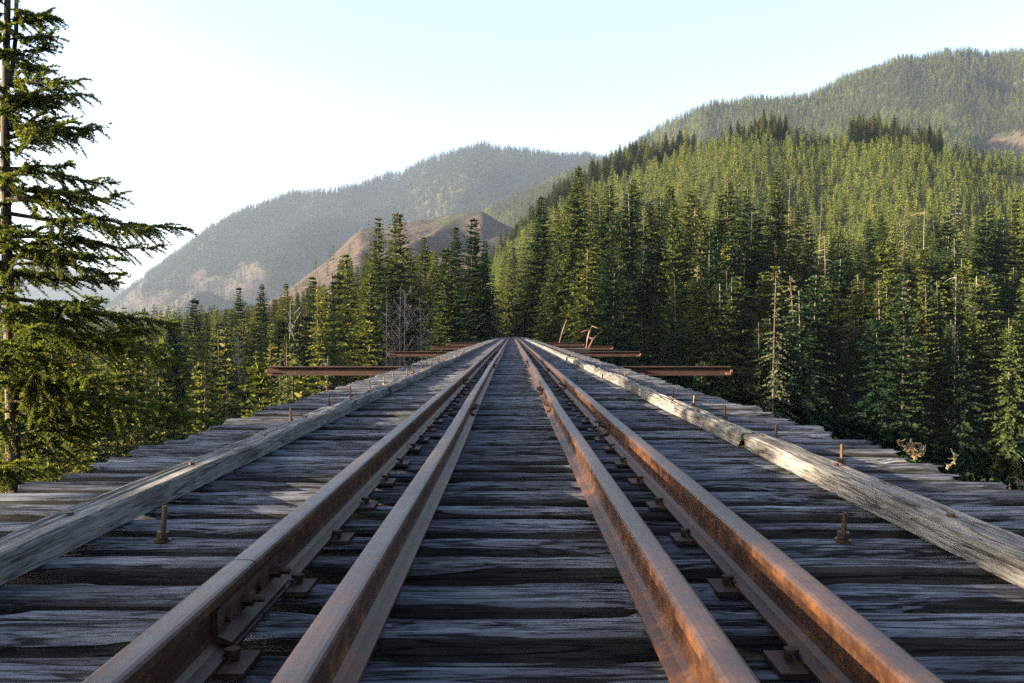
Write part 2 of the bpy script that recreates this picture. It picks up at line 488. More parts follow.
lean = rng.uniform(-.006, .006, n_t); dz = rng.uniform(-.012, .006, n_t); dx = rng.uniform(-.045, .045, n_t)
for k in range(n_t):
    if k < N_IND:
        if k == long_i:
            msh = beam_mesh('timber_tie', 2 * HALF + 1.45, TIE_W, TIE_H, 60, 9, 999, 'x', 1.0, M['tie'])
        elif ty[k] < 10.5:
            msh = beam_mesh('timber_tie', 2 * HALF + rng.uniform(-.12, .16), TIE_W + rng.uniform(-.02, .015), TIE_H, 110, 17, 100 + k, 'x', 1.15, M['tie'], 6)
        else:
            msh = shared[int(rng.integers(len(shared)))]
        o = link('railway_tie', msh, None, None, (dx[k] + (.72 if k == long_i else 0), ty[k], dz[k]))
        o.rotation_euler = (rng.uniform(-.015, .015), 0, lean[k] + (math.pi if k % 2 and k != long_i else 0))
        ties.append(o)
        if k == long_i:
            tag(o, 'long pale tie reaching past the right deck edge under the bent pipe frame', 'railway tie', 'timber ties of the bridge deck')
        else:
            tag(o, None, 'railway tie', 'timber ties of the bridge deck')
        o['_y'] = float(ty[k])
        if ty[k] < 42 and k % 2 == 0:
            inv = o.matrix_basis.inverted()
            for sx in (-1, 1):
                p = inv @ Vector((sx * (RX - .010) , ty[k], .0))
                pl = link('tie_plate', PLATE, None, o, (p.x, p.y, .002)); pl.rotation_euler.z = 0
                p2 = inv @ Vector((sx * (RX - .082), ty[k] + rng.uniform(-.03, .03), 0))
                sp = link('rail_spike', SPIKE, None, pl, (p2.x - p.x, p2.y - p.y, .016))
                if (sx > 0) != bool(k % 2): pass
                else: sp.rotation_euler.z = math.pi
    else:
        b = far_m[k % 4]
        v = np.array([w.co[:] for w in b.vertices]) * (1 if k % 2 else -1, 1, 1) + (dx[k], ty[k], dz[k])
        if k % 2 == 0: fsrc = [list(p.vertices)[::-1] for p in b.polygons]
        else: fsrc = [list(p.vertices) for p in b.polygons]
        far_mi += [p.material_index for p in b.polygons]; far_v.append(v); far_f += [[q + far_n for q in f] for f in fsrc]; far_n += len(v)
fm = bpy.data.meshes.new('distant_ties'); fm.from_pydata(np.concatenate(far_v).tolist(), [], far_f); fm.materials.append(M['tie']); fm.materials.append(M['tar_shade']); fm.polygons.foreach_set('material_index', far_mi)
tag(link('distant_railway_ties', fm), 'closely spaced ties at the far end of the bridge', 'railway ties', 'timber ties of the bridge deck', 'stuff')

# bolts stand in the tie nearest to them
tys = np.array([o['_y'] for o in ties])
bolted = {}
for (bx, by, h) in bolt_spots:
    k = int(np.argmin(np.abs(tys - by)))
    o = ties[k]
    lp = o.matrix_basis.inverted() @ Vector((bx, tys[k] + .02, 0))
    sh, nu, wa = BOLT[h]
    b = link('anchor_bolt', sh, None, o, (lp.x, lp.y, -.006)); b.rotation_euler = (rng.uniform(-.1, .1), rng.uniform(-.1, .1), rng.uniform(0, 1))
    link('nut', nu, None, b); 
    if by < 20: link('washer', wa, None, b)
    bolted.setdefault(k, []).append(bx)
k_in = int(np.argmin(np.abs(tys - 3.7)))
ordn = ['nearest', 'second nearest', 'third nearest', 'fourth nearest', 'fifth nearest', 'sixth nearest', 'seventh nearest', 'eighth nearest', 'ninth nearest', 'tenth nearest']
vis0 = int(np.argmin(np.abs(tys - 2.2)))
for k, o in enumerate(ties):
    if 'label' not in o.keys():
        if k == k_in: o['label'] = 'dark tie with one upright bolt inside each guard timber, close to the camera'
        elif k < vis0: o['label'] = 'weathered tie below the bottom picture edge under the four rails'
        elif k - vis0 < 10 and k != k_in: o['label'] = 'split grey tie across the deck, %s tie to the camera in view' % ordn[k - vis0]
        elif k in bolted:
            s = bolted[k]
            o['label'] = 'grey deck tie with an upright bolt outside %s guard timber' % ('each' if len(s) > 1 else 'the left' if s[0] < 0 else 'the right')
        else: o['label'] = 'weathered grey deck tie without bolts, one of the unbroken run up the bridge'
    del o['_y']

# rails
def rail_profile():
    hw, bw, wb, H = .038, .062, .009, .165
    half = [(bw, 0), (bw, .010), (.03, .020), (wb + .004, .030), (wb, .045), (wb, .112), (wb + .005, .122), (hw - .001, .130), (hw, .134), (hw, .154), (hw - .004, .161), (hw - .012, .1645), (.012, .1655)]
    return [(x, z) for x, z in half] + [(-x, z) for x, z in half[::-1]]
PR = rail_profile()
RAILZ = .016
def wobx(x0, y):
    s = 1 if x0 > 0 else -1; g = abs(x0) < .6
    return x0 + (.022 if g else .008) * (fbm(y / 6., y * 0 + x0 * 10 + 3, 61, 2) - .5) * 2
def wobz(x0, y):
    return RAILZ + (.02 if abs(x0) < .6 else .011) * (fbm(y / 5., y * 0 + x0 * 7, 67, 2) - .5)
def rail(x0, ya, yb_):
    ys = np.arange(ya, yb_, .4); ys = np.append(ys[:-1] if len(ys) > 2 and yb_ - ys[-1] < .15 else ys, yb_)
    ym = (ya + yb_) / 2
    K = len(PR); v = []
    ax = wobx(x0, ys); az = wobz(x0, ys)
    for yy, xx, zz in zip(ys, ax, az):
        v += [(xx + px - x0, yy - ya, zz + pz) for px, pz in PR]
    fs = []
    for i in range(len(ys) - 1):
        for k in range(K):
            k2 = (k + 1) % K
            fs.append((i * K + k, (i + 1) * K + k, (i + 1) * K + k2, i * K + k2))
    fs += [tuple(range(K)), tuple((len(ys) - 1) * K + k for k in range(K))[::-1]]
    m = MB(); m.add(v, fs)
    n_ = len(ys) - 1
    m.mi = [1 if 9 <= k <= 15 else 0 for i in range(n_) for k in range(K)] + [0, 0]
    me = m.mesh('steel_rail', (M['rail'], M['railtop']))
    return link('steel_rail', me, None, None, (x0, ya, 0))
def joint(root, x0, yj, side):
    """bolted joint bar on one side of the web"""
    m = MB()
    x = side
    lo, hi = .03, .124
    y0, y1 = -.30, .30
    prof = [(.010, .030), (.060, .020), (.062, .030), (.026, .044), (.024, .108), (.034, .124), (.010, .124)]
    v = [(x * a, y, b) for y in (y0, y1) for a, b in prof]
    K = len(prof)
    fs = [(k, (k + 1) % K, K + (k + 1) % K, K + k) for k in range(K)] + [tuple(range(K))[::-1], tuple(range(K, 2 * K))]
    if x < 0: fs = [f[::-1] for f in fs]
    m.add(v, fs)
    xx = float(wobx(x0, np.array([yj]))[0]) - x0; zz = float(wobz(x0, np.array([yj]))[0])
    jb = link('joint_bar', m.mesh('joint_bar', (M['plate'],)), None, root, (xx, yj - root.location.y, zz))
    for i, q in enumerate((-.22, -.075, .075, .22)):
        b = MB()
        if i % 2: b.prism((x * .024, q, .076), .021, x * .03, 6, .2, 'x'); b.prism((x * .054, q, .076), .011, x * .03, 8, 0, 'x')
        else: b.prism((x * .024, q, .076), .02, x * .013, 10, 0, 'x'); 
        link('joint_bolt', b.mesh('joint_bolt', (M['plate'],)), None, jb)
LINES = {-RX: ([2.62, 14.5], 'left outer rail'), -GX: ([9.1, 21], 'left inner guard rail'),
         GX: ([9.6, 12.2, 24], 'right inner guard rail'), RX: ([7.4, 13.2, 19], 'right outer rail')}
ords = ['nearest length of the %s, running up to its first joint', 'second length of the %s, beyond its first joint', 'third length of the %s, beyond its second joint']
for x0, (js, nm) in LINES.items():
    cuts = [-.6] + js + [205.]
    for i in range(len(cuts) - 1):
        r = rail(x0, cuts[i] + (.004 if i else 0), cuts[i + 1] - (.004 if i < len(js) else 0))
        lab = ords[i] % nm if i < len(cuts) - 2 else 'last long length of the %s, running away into the trees' % nm
        tag(r, 'rust brown ' + lab, 'rail', 'rusty rails of the track')
        if i < len(js):
            joint(r, x0, cuts[i + 1], 1 if x0 < 0 else -1)
            if abs(x0) < .6: joint(r, x0, cuts[i + 1], -1 if x0 < 0 else 1)

# guard timbers
def guard_line(sx):
    cuts = [.3, 6.6, 11.6, 16.9, 22.2, 27.6, 33.5, 39, 45, 52, 60, 69, 79, 90, 103, 118, 135, 155, 182] if sx > 0 else [.3, 8.1, 12.6, 18.4, 24, 29.5, 36, 42, 49, 57, 66, 76, 88, 101, 117, 136, 158, 182]
    side = 'right' if sx > 0 else 'left'
    for i in range(len(cuts) - 1):
        a, b = cuts[i] + .012, cuts[i + 1] - .012
        ln = b - a
        ro = .6 if i == 0 else 1.3 if i < 4 else 1.0
        me = beam_mesh('guard_timber', ln, .18, .105, int(ln * (22 if i < 2 else 10 if i < 6 else 3)) + 4, 15 if i < 3 else 8, 700 + i * 3 + (50 if sx > 0 else 0), 'y', ro, M['guard'], 7, .35 if i == 0 else .8)
        o = link('guard_timber', me, None, None, (sx * (1.755 if sx > 0 else 1.765) + rng.uniform(-.02, .02), (a + b) / 2, .108 + rng.uniform(-.006, .006)))
        o.rotation_euler.z = rng.uniform(-.004, .004)
        lab = ['nearest weathered guard timber along the %s side of the deck' % side, 'rough topped guard timber just beyond the nearest one on the %s' % side,
               'third guard timber up the %s side of the deck' % side][i] if i < 3 else 'pale guard timber in the far row up the %s deck edge' % side
        tag(o, lab, 'guard timber', 'guard timbers along the deck')
        if i < 3:
            for q in np.arange(-ln / 2 + .5, ln / 2, 1.4):
                bm = MB(); bm.prism((0, 0, 0), .017, .02, 8)
                link('bolt_head', bm.mesh('bolt_head', (M['bolt'],)), None, o, (rng.uniform(-.03, .03), q, -.008))
guard_line(-1); guard_line(1)

# steel outriggers, girders, trestle towers
def ibeam(m, x0, x1, y, z0, z1, w, tf=.03, tw=.02):
    m.box(x0, x1, y - w / 2, y + w / 2, z1 - tf, z1)
    m.box(x0, x1, y - w / 2, y + w / 2, z0, z0 + tf)
    m.box(x0 + .002, x1 - .002, y - tw / 2, y + tw / 2, z0 + tf, z1 - tf)
OUT = [(30, 7.2, 8.04), (54, 7.6, 7.36), (77, 8.5, 6.8), (100, 7.9, 7.25), (124, 8.0, 7.1)]
nth = ['nearest', 'second nearest', 'third nearest', 'fourth nearest', 'farthest']
for i, (y, rgt, lft) in enumerate(OUT):
    for sx, L in ((1, rgt), (-1, lft)):
        m = MB(); a, b = sorted((sx * 1.2, sx * L))
        ibeam(m, a, b, y, -.56, -.262, .26)
        o = link('steel_outrigger', m.mesh('steel_outrigger', (M['beam'],)))
        tag(o, 'rust red beam sticking out past the %s deck edge, %s on that side' % ('right' if sx > 0 else 'left', nth[i]), 'steel beam', 'rusty beams sticking out from the deck')
        e = MB(); e.prism((sx * (L - .02), y - .13, -.43), .06, sx * .05, 7, .4, 'x'); e.box(*sorted((sx * (L - .16), sx * (L + .01))), y - .1, y + .1, -.53, -.47)
        link('end_fitting', e.mesh('end_fitting', (M['pipe'],)), None, o)
for sx in (-1, 1):
    m = MB()
    m.box(sx * 1.0 - .17, sx * 1.0 + .17, -2, 184, -.30, -.262); m.box(sx * 1.0 - .17, sx * 1.0 + .17, -2, 184, -2.0, -1.96)
    m.box(sx * 1.0 - .012, sx * 1.0 + .012, -1.99, 183.99, -1.96, -.30)
    tag(link('plate_girder', m.mesh('plate_girder', (M['beam'],))), 'long rusty plate girder carrying the ties on the %s' % ('right' if sx > 0 else 'left'), 'girder')
for i, y in enumerate((30, 54, 77, 100, 124)):
    zg = float(zbase(np.array([0.]), np.array([float(y)]))[0]) - 1.5
    t_ = empty('trestle_tower', (0, y, 0))
    tag(t_, 'tall steel trestle tower under the deck at the %s side beams' % nth[i].split(' and')[0], 'trestle tower', 'steel towers under the bridge')
    for sx in (-1, 1):
        for sy in (-2.5, 2.5):
            m = MB(); m.tube([(sx * 1.0, sy, -2.0), (sx * (1.2 - zg * .12), sy * 1.2, zg)], .16, 4)
            link('leg', m.mesh('leg', (M['beam'],)), None, t_)
    m = MB(); z = -2.
    while z > zg + 3:
        z2 = z - 5
        for sy in (-2.5, 2.5):
            m.tube([(-1.1 + z * .12, sy, z), (1.1 - z2 * .12, sy, z2)], .06, 4); m.tube([(1.1 - z * .12, sy, z), (-1.1 + z2 * .12, sy, z2)], .06, 4)
        z = z2
    m.box(-1.3, 1.3, -2.7, 2.7, -2.2, -2.003)
    link('bracing', m.mesh('bracing', (M['beam'],)), None, t_)

# bent pipe frame on the long tie, leaning post farther on
root = empty('bent_pipe_frame', (0, 49, 0))
tag(root, 'bent rusty pipe frame standing at the end of the long tie', 'pipe frame')
def q(cx, cy): return (4.02 + (cx - 440) * .005517, 0.0, (385 - cy) * .005517 + .005)
m = MB(); m.tube([q(436, 386), q(452, 275), q(470, 215), q(490, 165), q(597, 205), q(505, 292), q(457, 386)], .042, 8)
link('pipe_loop', m.mesh('pipe_loop', (M['pipe'],), True), None, root)
m = MB(); a = q(455, 276); b = q(508, 294); m.tube([a, b], .065, 6)
link('cross_plate', m.mesh('cross_plate', (M['pipe'],)), None, root)
m = MB(); m.tube([q(388, 231), q(420, 213), q(472, 208)], [.034, .034, .03], 6)
link('side_arm', m.mesh('side_arm', (M['pipe'],)), None, root)
m = MB(); m.tube([(5.2, 100, -.262), (5.6, 100, 1.2), (6.02, 100, 2.3)], .055, 8)
tag(link('leaning_post', m.mesh('leaning_post', (M['pipe'],), True)), 'thin pinkish metal post leaning right beyond the bent pipe frame', 'post')

# ------------------------------------------------------------------ trees
UP = np.array((0, 0, 1.))
def norm(a): return a / (np.linalg.norm(a, axis=-1, keepdims=True) + 1e-9)
def diamonds(p, d, wid, r, lift=.12):
    """kite shaped sprays: base p, vector d"""
    n = norm(np.stack([r.normal(0, 1.0, len(p)), r.normal(0, 1.0, len(p)), np.full(len(p), .75)], -1))
    side = norm(np.cross(d, n)) * (np.linalg.norm(d, axis=1, keepdims=True) * wid)
    mid = p + d * .45
    drop = -UP * np.linalg.norm(d, axis=1, keepdims=True) * lift * r.uniform(-1, 1.5, (len(p), 1))
    return np.stack([p, mid + side + drop, p + d, mid - side + drop], 1)

def crown_quads(seed, H, Rm, cb, nwh, nbr, spray, dens=2.0, droop=.35, power=.85, ragged=.35, top_up=.6, low_dn=-.3):
    r = np.random.default_rng(seed)
    out = []
    for i in range(nwh):
        t = (i + r.uniform(-.3, .3)) / nwh; t = min(max(t, 0), .995)
        z = H * (cb + (1 - cb) * t)
        L0 = Rm * (1 - t) ** power * min(1, .55 + 3.2 * t) + .16
        k = max(3, int(nbr * (1 - .35 * t)))
        a0 = r.uniform(0, 6.28)
        for b in range(k):
            if r.random() < ragged * .45: continue
            az = a0 + 6.283 * b / k + r.normal(0, .25)
            L = L0 * r.uniform(1 - ragged, 1 + ragged * .6)
            slope = low_dn + (top_up - low_dn) * t + r.normal(0, .12)
            n = max(2, int(L * dens / spray))
            s = np.linspace(.05, 1, n) + r.normal(0, .02, n)
            dr = np.array((math.cos(az), math.sin(az), 0.)); pr = np.array((-dr[1], dr[0], 0.))
            p = dr * (L * s)[:, None] + UP * (z + L * (slope * s - droop * s ** 2 + .18 * droop * s ** 4))[:, None]
            ax = dr + UP * (slope - 1.6 * droop * s)[:, None]
            sl = spray * (1.15 - .55 * s) * (1.12 - .38 * t)
            for sg in (-1, 1):
                ang = r.uniform(.6, 1.25, n)
                d = ax * np.cos(ang)[:, None] + sg * pr * np.sin(ang)[:, None] - UP * r.uniform(-.05, .4, n)[:, None]
                d = norm(d) * (sl * r.uniform(.7, 1.3, n))[:, None]
                out.append(diamonds(p + r.normal(0, .04, p.shape) * spray, d, r.uniform(.22, .34, (n, 1)), r))
            d = norm(ax - UP * .1) * (sl * .9)[:, None]
            out.append(diamonds(p, d, .3, r))
    # leader
    p = np.array([[0, 0, H * .985]] * 4); d = norm(r.normal(0, .18, (4, 3)) + UP) * spray * .9
    out.append(diamonds(p, d, .2, r))
    return np.concatenate(out)

def trunk_part(m, seed, H, r0, stubs=0, cb=.5, mi=0, n=7, bend=.012):
    r = np.random.default_rng(seed)
    ph = r.uniform(0, 6, 2)
    pts = [(bend * H * math.sin(z * 3 + ph[0]) * z, bend * H * math.cos(z * 2.3 + ph[1]) * z - 0, H * z) for z in np.linspace(-.06, 1, 9)]
    m.tube(pts, [r0 * (1.15 - min(max(z, 0), 1)) / 1.1 * (1.25 if z < 0.02 else 1) for z in np.linspace(-.06, 1, 9)], n, mi)
    for k in range(stubs):
        z = r.uniform(.12, max(cb + .1, .3)); az = r.uniform(0, 6.28); L = r.uniform(.5, 2.4)
        x0 = np.array((bend * H * math.sin(z * 3 + ph[0]) * z, bend * H * math.cos(z * 2.3 + ph[1]) * z, H * z))
        e = x0 + np.array((math.cos(az) * L, math.sin(az) * L, r.uniform(-.5, .1) * L))
        m.tube([x0, (x0 + e) / 2 + (0, 0, .1), e], [.035, .025, .012], 3, mi, False)

def make_tree(kind, seed):
    """(trunk mesh, crown mesh, nominal height)"""
    r = np.random.default_rng(seed)
    H = 32.; c = None
    tm, cm_ = MB(), MB()
    leaf = M['fir']
    if kind == 'full':
        c = crown_quads(seed, H, 5.4, .07, 66, 10, .66, 2.3, .3, .85, .3, .75, -.25); trunk_part(tm, seed, H, .27, 4, .1)
    elif kind == 'dark':
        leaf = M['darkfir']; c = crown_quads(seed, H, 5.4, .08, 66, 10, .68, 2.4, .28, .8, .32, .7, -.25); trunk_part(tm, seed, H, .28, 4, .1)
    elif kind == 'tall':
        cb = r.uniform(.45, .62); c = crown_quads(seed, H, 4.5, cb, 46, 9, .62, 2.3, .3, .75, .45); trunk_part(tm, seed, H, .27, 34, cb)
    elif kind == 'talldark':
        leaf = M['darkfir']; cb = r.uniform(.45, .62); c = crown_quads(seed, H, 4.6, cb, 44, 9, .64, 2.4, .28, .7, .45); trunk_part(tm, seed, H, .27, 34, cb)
    elif kind == 'yellow':
        leaf = M['yellowfir']; c = crown_quads(seed, H, 4.6, .08, 60, 9, .62, 2.2, .36, .85, .42); trunk_part(tm, seed, H, .23, 6, .1)
    elif kind == 'lichen':
        leaf = M['lichen']; c = crown_quads(seed, H, 3.1, .2, 52, 7, .42, 1.8, .45, .75, .55, .3, -.4); trunk_part(tm, seed, H, .24, 26, .2)
    elif kind == 'snag':
        trunk_part(tm, seed, H, .19, 40, .9, 0, 7, .008)
    elif kind == 'bare':
        H = 16.
        trunk_part(tm, seed, H, .075, 0, .5, 0, 6, .02)
        for k in range(120):
            z = r.uniform(.12, .98); az = r.uniform(0, 6.28); L = r.uniform(.7, 2.0) * (1.15 - z)
            x0 = np.array((0, 0, H * z)); dr = np.array((math.cos(az), math.sin(az), r.uniform(.7, 1.8)))
            e = x0 + dr * L; mid = (x0 + e) / 2 - UP * .1 * L
            tm.tube([x0, mid, e], [.016, .012, .006], 3, 0, False)
            for q_ in range(5):
                s_ = r.uniform(.3, 1); b0 = x0 + dr * L * s_
                tm.tube([b0, b0 + norm(dr + r.normal(0, .7, 3)) * L * .4], [.009, .004], 3, 0, False)
    if kind == 'young':
        H = 10.; leaf = M['young']; c = crown_quads(seed, H, 2.1, .04, 15, 6, .75, 1.5, .2, .85, .3, .9, .05); trunk_part(tm, seed, H, .1, 0)
    if kind == 'low':
        leaf = M['fir']; c = crown_quads(seed, H, 4.6, .1, 13, 6, 1.9, 1.2, .3, .8, .4); trunk_part(tm, seed, H, .3, 0, .1, 0, 4)
    if kind == 'lowbright':
        leaf = M['young']; c = crown_quads(seed, H, 4.6, .1, 13, 6, 1.9, 1.2, .3, .8, .4); trunk_part(tm, seed, H, .3, 0, .1, 0, 4)
    if kind == 'lowdark':
        leaf = M['darkfir']; c = crown_quads(seed, H, 4.6, .12, 13, 6, 1.9, 1.2, .3, .7, .45); trunk_part(tm, seed, H, .3, 0, .1, 0, 4)
    tmesh = tm.mesh(kind + '_trunk', (M['snag'] if kind == 'snag' else M['bare'] if kind == 'bare' else M['palebark'] if kind in ('tall', 'talldark') else M['bark'],), True)
    cmesh = None
    if c is not None:
        cm_.quads(c); cmesh = cm_.mesh(kind + '_crown', (leaf,))
    return tmesh, cmesh, H
KINDS = ['full', 'dark', 'tall', 'talldark', 'yellow', 'lichen', 'snag', 'bare', 'young']
PROTO = {k: [make_tree(k, 1000 + 17 * i + hash_) for i in range(3)] for hash_, k in enumerate(KINDS)}

cand = []   # dicts: x,y,z,h,kind,zone,label
def zt(x, y): return float(terrain(np.array([float(x)]), np.array([float(y)]))[0])
def add_px(px, py, d, kind, zone, label=None, wide=1.0, hmin=8, hmax=46):
    x = (px - HX) / F * d; top = CAMZ + (HY - py) / F * d
    z = zt(x, d); h = top - z
    if h < hmin: 
        if label is None: return
        h = max(h, hmin * .6)
    h = min(h, hmax)
    if zone in ('leftlow', 'rightlow') and h < 15 and kind not in ('snag', 'bare'):
        if zone == 'rightlow': return
        kind = 'young'
    if abs(x) < 5.2 and d < 250: return
    if abs(x) < 10 and d < 150: return
    cand.append(dict(x=x, y=d, z=z - .2, h=h, kind=kind, zone=zone, label=label, wide=wide))
KEY = [
 (348, 232, 160, 'full', 'tall pointed fir left of the track with bare grey twigs at its foot', 1.15),
 (375, 217, 172, 'full', 'second tall fir left of the track, slim and mid green', 1.0),
 (397, 211, 166, 'full', 'tallest bright fir in the stand left of the track', 1.25),
 (425, 236, 185, 'dark', 'dark fir behind the brown topped tree, left of the track', 1.1),
 (447, 246, 150, 'full', 'broad light green fir in front of the dark firs by the track', 1.5),
 (470, 218, 165, 'dark', 'dark fir nearest the track on its left side', 1.3),
 (484, 240, 178, 'dark', 'dark fir hard against the left of the track, far end', 1.1),
 (455, 226, 190, 'dark', 'dark fir between two dark firs left of the track', 1.2),
 (330, 285, 140, 'yellow', 'yellow green fir lower left of the tall pointed firs', 1.3),
 (310, 276, 175, 'full', None, 1.2), (288, 282, 195, 'full', None, 1.2), (262, 283, 205, 'dark', None, 1.2), (240, 286, 200, 'dark', None, 1.1),
 (192, 298, 190, 'dark', 'dark fir standing apart above the left deck edge', 1.3),
 (215, 318, 150, 'yellow', None, 1.2), (232, 330, 130, 'yellow', None, 1.2), (205, 340, 120, 'yellow', None, 1.2),
 (408, 285, 140, 'bare', 'pale leafless tree left of the track above the steel beams', 1.5),
 (392, 300, 138, 'bare', None, 1.5), (400, 292, 136, 'bare', None, 1.3), (425, 296, 140, 'bare', None, 1.4), (300, 300, 150, 'bare', None, 1.3),
 (236, 320, 125, 'snag', None, .7), (240, 335, 118, 'bare', None, 1.2), (165, 345, 120, 'snag', None, .7),
 (541, 196, 178, 'dark', 'broad dark fir first right of the track', 1.5),
 (531, 232, 190, 'dark', 'small dark fir tight against the right of the track', 1.1),
 (556, 206, 184, 'full', None, 1.2), (577, 166, 205, 'full', None, 1.2), (600, 205, 176, 'talldark', None, 1.2), (616, 212, 165, 'dark', 'dark fir with broad crown two trees right of the leaning post', 1.3),
 (634, 178, 200, 'tall', None, 1.2), (648, 205, 170, 'tall', None, 1.1), (672, 184, 190, 'full', None, 1.1), (690, 190, 175, 'tall', None, 1.2), (712, 214, 150, 'talldark', None, 1.2),
 (728, 182, 185, 'tall', None, 1.2), (748, 200, 165, 'talldark', None, 1.3), (775, 170, 190, 'full', None, 1.2), (806, 194, 160, 'lichen', 'pale lichen grey conifer lit by sun, right of centre', 1.5),
 (828, 230, 155, 'snag', None, .8), (840, 205, 150, 'talldark', 'dark flat topped pine over pale trunks on the right', 1.5), (858, 268, 140, 'yellow', 'bright green fir glowing below the dark flat topped pine', 1.4),
 (800, 262, 125, 'lichen', None, 1.4), (884, 240, 160, 'tall', None, 1.2),
 (957, 150, 185, 'lichen', 'tall spindly pale conifer rising above the rest near the right edge', 1.1), (956, 215, 120, 'snag', 'tall bare grey trunk near the right edge', .8),
 (922, 190, 170, 'snag', 'leaning bare grey trunk left of the spindly pale conifer', .9), (905, 205, 180, 'lichen', None, 1.1), (991, 225, 150, 'snag', None, .8), (985, 205, 180, 'yellow', None, 1.1), (1015, 195, 180, 'full', None, 1.2),
 (992, 340, 140, 'snag', 'short broken grey trunk standing in the shade at far right', .9),
 (785, 118, 255, 'snag', 'thin tall dead pole against the plantation, left one of two', .5), (816, 96, 330, 'snag', 'thin tall dead pole touching the far ridge, right one of two', .6),
 (696, 360, 92, 'dark', 'small young fir in the shade under the nearest right beam', 1.0),
 (640, 250, 150, 'dark', None, 1.2), (560, 235, 160, 'dark', None, 1.3),
]
for (px, py, d, kd, lb, w) in KEY:
    add_px(px, py, d, kd, 'left' if px < 512 else 'right', lb, w)
# left stand
envL = ([-60, 120, 190, 250, 300, 345, 400, 450, 480, 500], [335, 322, 306, 296, 284, 250, 236, 245, 240, 275])
for k in range(150):
    px = rng.uniform(60, 503); d = rng.uniform(118, 240)
    if 375 < px < 440 and d < 150: d += 45
    py = np.interp(px, *envL) + rng.uniform(4, 70)
    add_px(px, py, d, rng.choice(['full', 'yellow', 'tall', 'dark', 'bare', 'snag', 'yellow', 'lichen'], p=[.38, .16, .08, .12, .08, .02, .11, .05]), 'left', None, rng.uniform(.9, 1.35))
for k in range(120):
    px = rng.uniform(-90, 340); d = rng.uniform(58, 100) if k % 3 else rng.uniform(140, 165)
    py = rng.uniform(318, 425) + max(0, (80 - d)) * .6
    if px > 512 - 8 / d * F: continue
    add_px(px, py, d, rng.choice(['full', 'yellow', 'yellow', 'lichen']), 'leftlow', None, rng.uniform(.9, 1.3), 4)
# right stand
envR = ([520, 545, 580, 640, 700, 760, 850, 950, 1024, 1200], [250, 212, 182, 176, 190, 188, 205, 205, 200, 200])
for k in range(270):
    px = rng.uniform(522, 1130); d = rng.uniform(118, 245)
    py = np.interp(px, *envR) + rng.uniform(0, 95)
    if px < 540: py = max(py, 240)
    if k % 30 == 0: d = max(d, 150)
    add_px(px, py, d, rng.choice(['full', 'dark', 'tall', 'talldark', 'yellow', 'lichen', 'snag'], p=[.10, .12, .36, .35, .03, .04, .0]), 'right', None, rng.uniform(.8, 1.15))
for k in range(170):
    px = rng.uniform(600, 1180); d = rng.uniform(118, 190)
    py = rng.uniform(235, 360)
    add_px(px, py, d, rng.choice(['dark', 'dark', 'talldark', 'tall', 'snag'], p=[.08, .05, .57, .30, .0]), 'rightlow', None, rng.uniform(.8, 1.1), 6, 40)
# the wood on the far bank beyond the track end
for k in range(60):
    px = rng.uniform(500, 560); d = rng.uniform(200, 330)
    x = (px - HX) / F * d
    if abs(x - max(0, (d - 190)) * .03) < 3.2 + max(0, d - 230) * -.05: continue
    add_px(px, rng.uniform(230, 300), d, rng.choice(['full', 'dark', 'yellow']), 'right', None, 1.1, 5, 30)

# young plantation on the near hill
yng = []
for k in range(9000):
    u = rng.uniform(-.055, .66); d = math.sqrt(rng.uniform(238 ** 2, 640 ** 2))
    yng.append((u * d, d))
yng = np.array(yng)
# jitter apart: drop points closer than 3.2 m to an earlier one (grid test)
seen = set(); keep = []
for x, y in yng:
    g = (int(x // 4.8), int(y // 5.4))
    if g in seen: continue
    seen.add(g); keep.append((x, y))
yng = np.array(keep)
gap = fbm(yng[:, 0] / 40, yng[:, 1] / 40, 19, 3)
yng = yng[gap > .27]
yz = terrain(yng[:, 0], yng[:, 1])
for (x, y), z in zip(yng, yz):
    if abs(x) < 4 and y < 300: continue
    cand.append(dict(x=x, y=y, z=z - .1, h=rng.uniform(6.5, 11.5), kind='young', zone='young', label=None, wide=rng.uniform(.9, 1.25)))
# crest wood along the top of the near hill
for k in range(1200):
    u = rng.uniform(-.05, .47); L = LAYERS['near']
    d = rng.uniform(600, 665)
    x = u * d
    if fbm(np.array([u * 14]), np.array([1.]), 83, 2)[0] + (.14 if u < .2 else .04 if u < .4 else -.09) < .44: continue
    cand.append(dict(x=x, y=d, z=zt(x, d) - .3, h=rng.uniform(11, 22), kind=rng.choice(['dark', 'full', 'full', 'yellow']), zone='crest', label=None, wide=rng.uniform(1.0, 1.4)))

shade_trees = []  # unseen trees on the added knoll, there to shade the right forest
for k in range(90):
    a_, r_ = rng.uniform(0, 6.283), math.sqrt(rng.uniform(0, 1))
    x, y = -116 + 30 * r_ * math.cos(a_), 100 + 27 * r_ * math.sin(a_)
    if x / y > -.66: continue
    shade_trees.append(dict(x=x, y=y, z=zt(x, y) - .3, h=rng.uniform(27, 36), kind=rng.choice(['dark', 'full']), zone='left', label=None, wide=rng.uniform(1.0, 1.3), area=0))

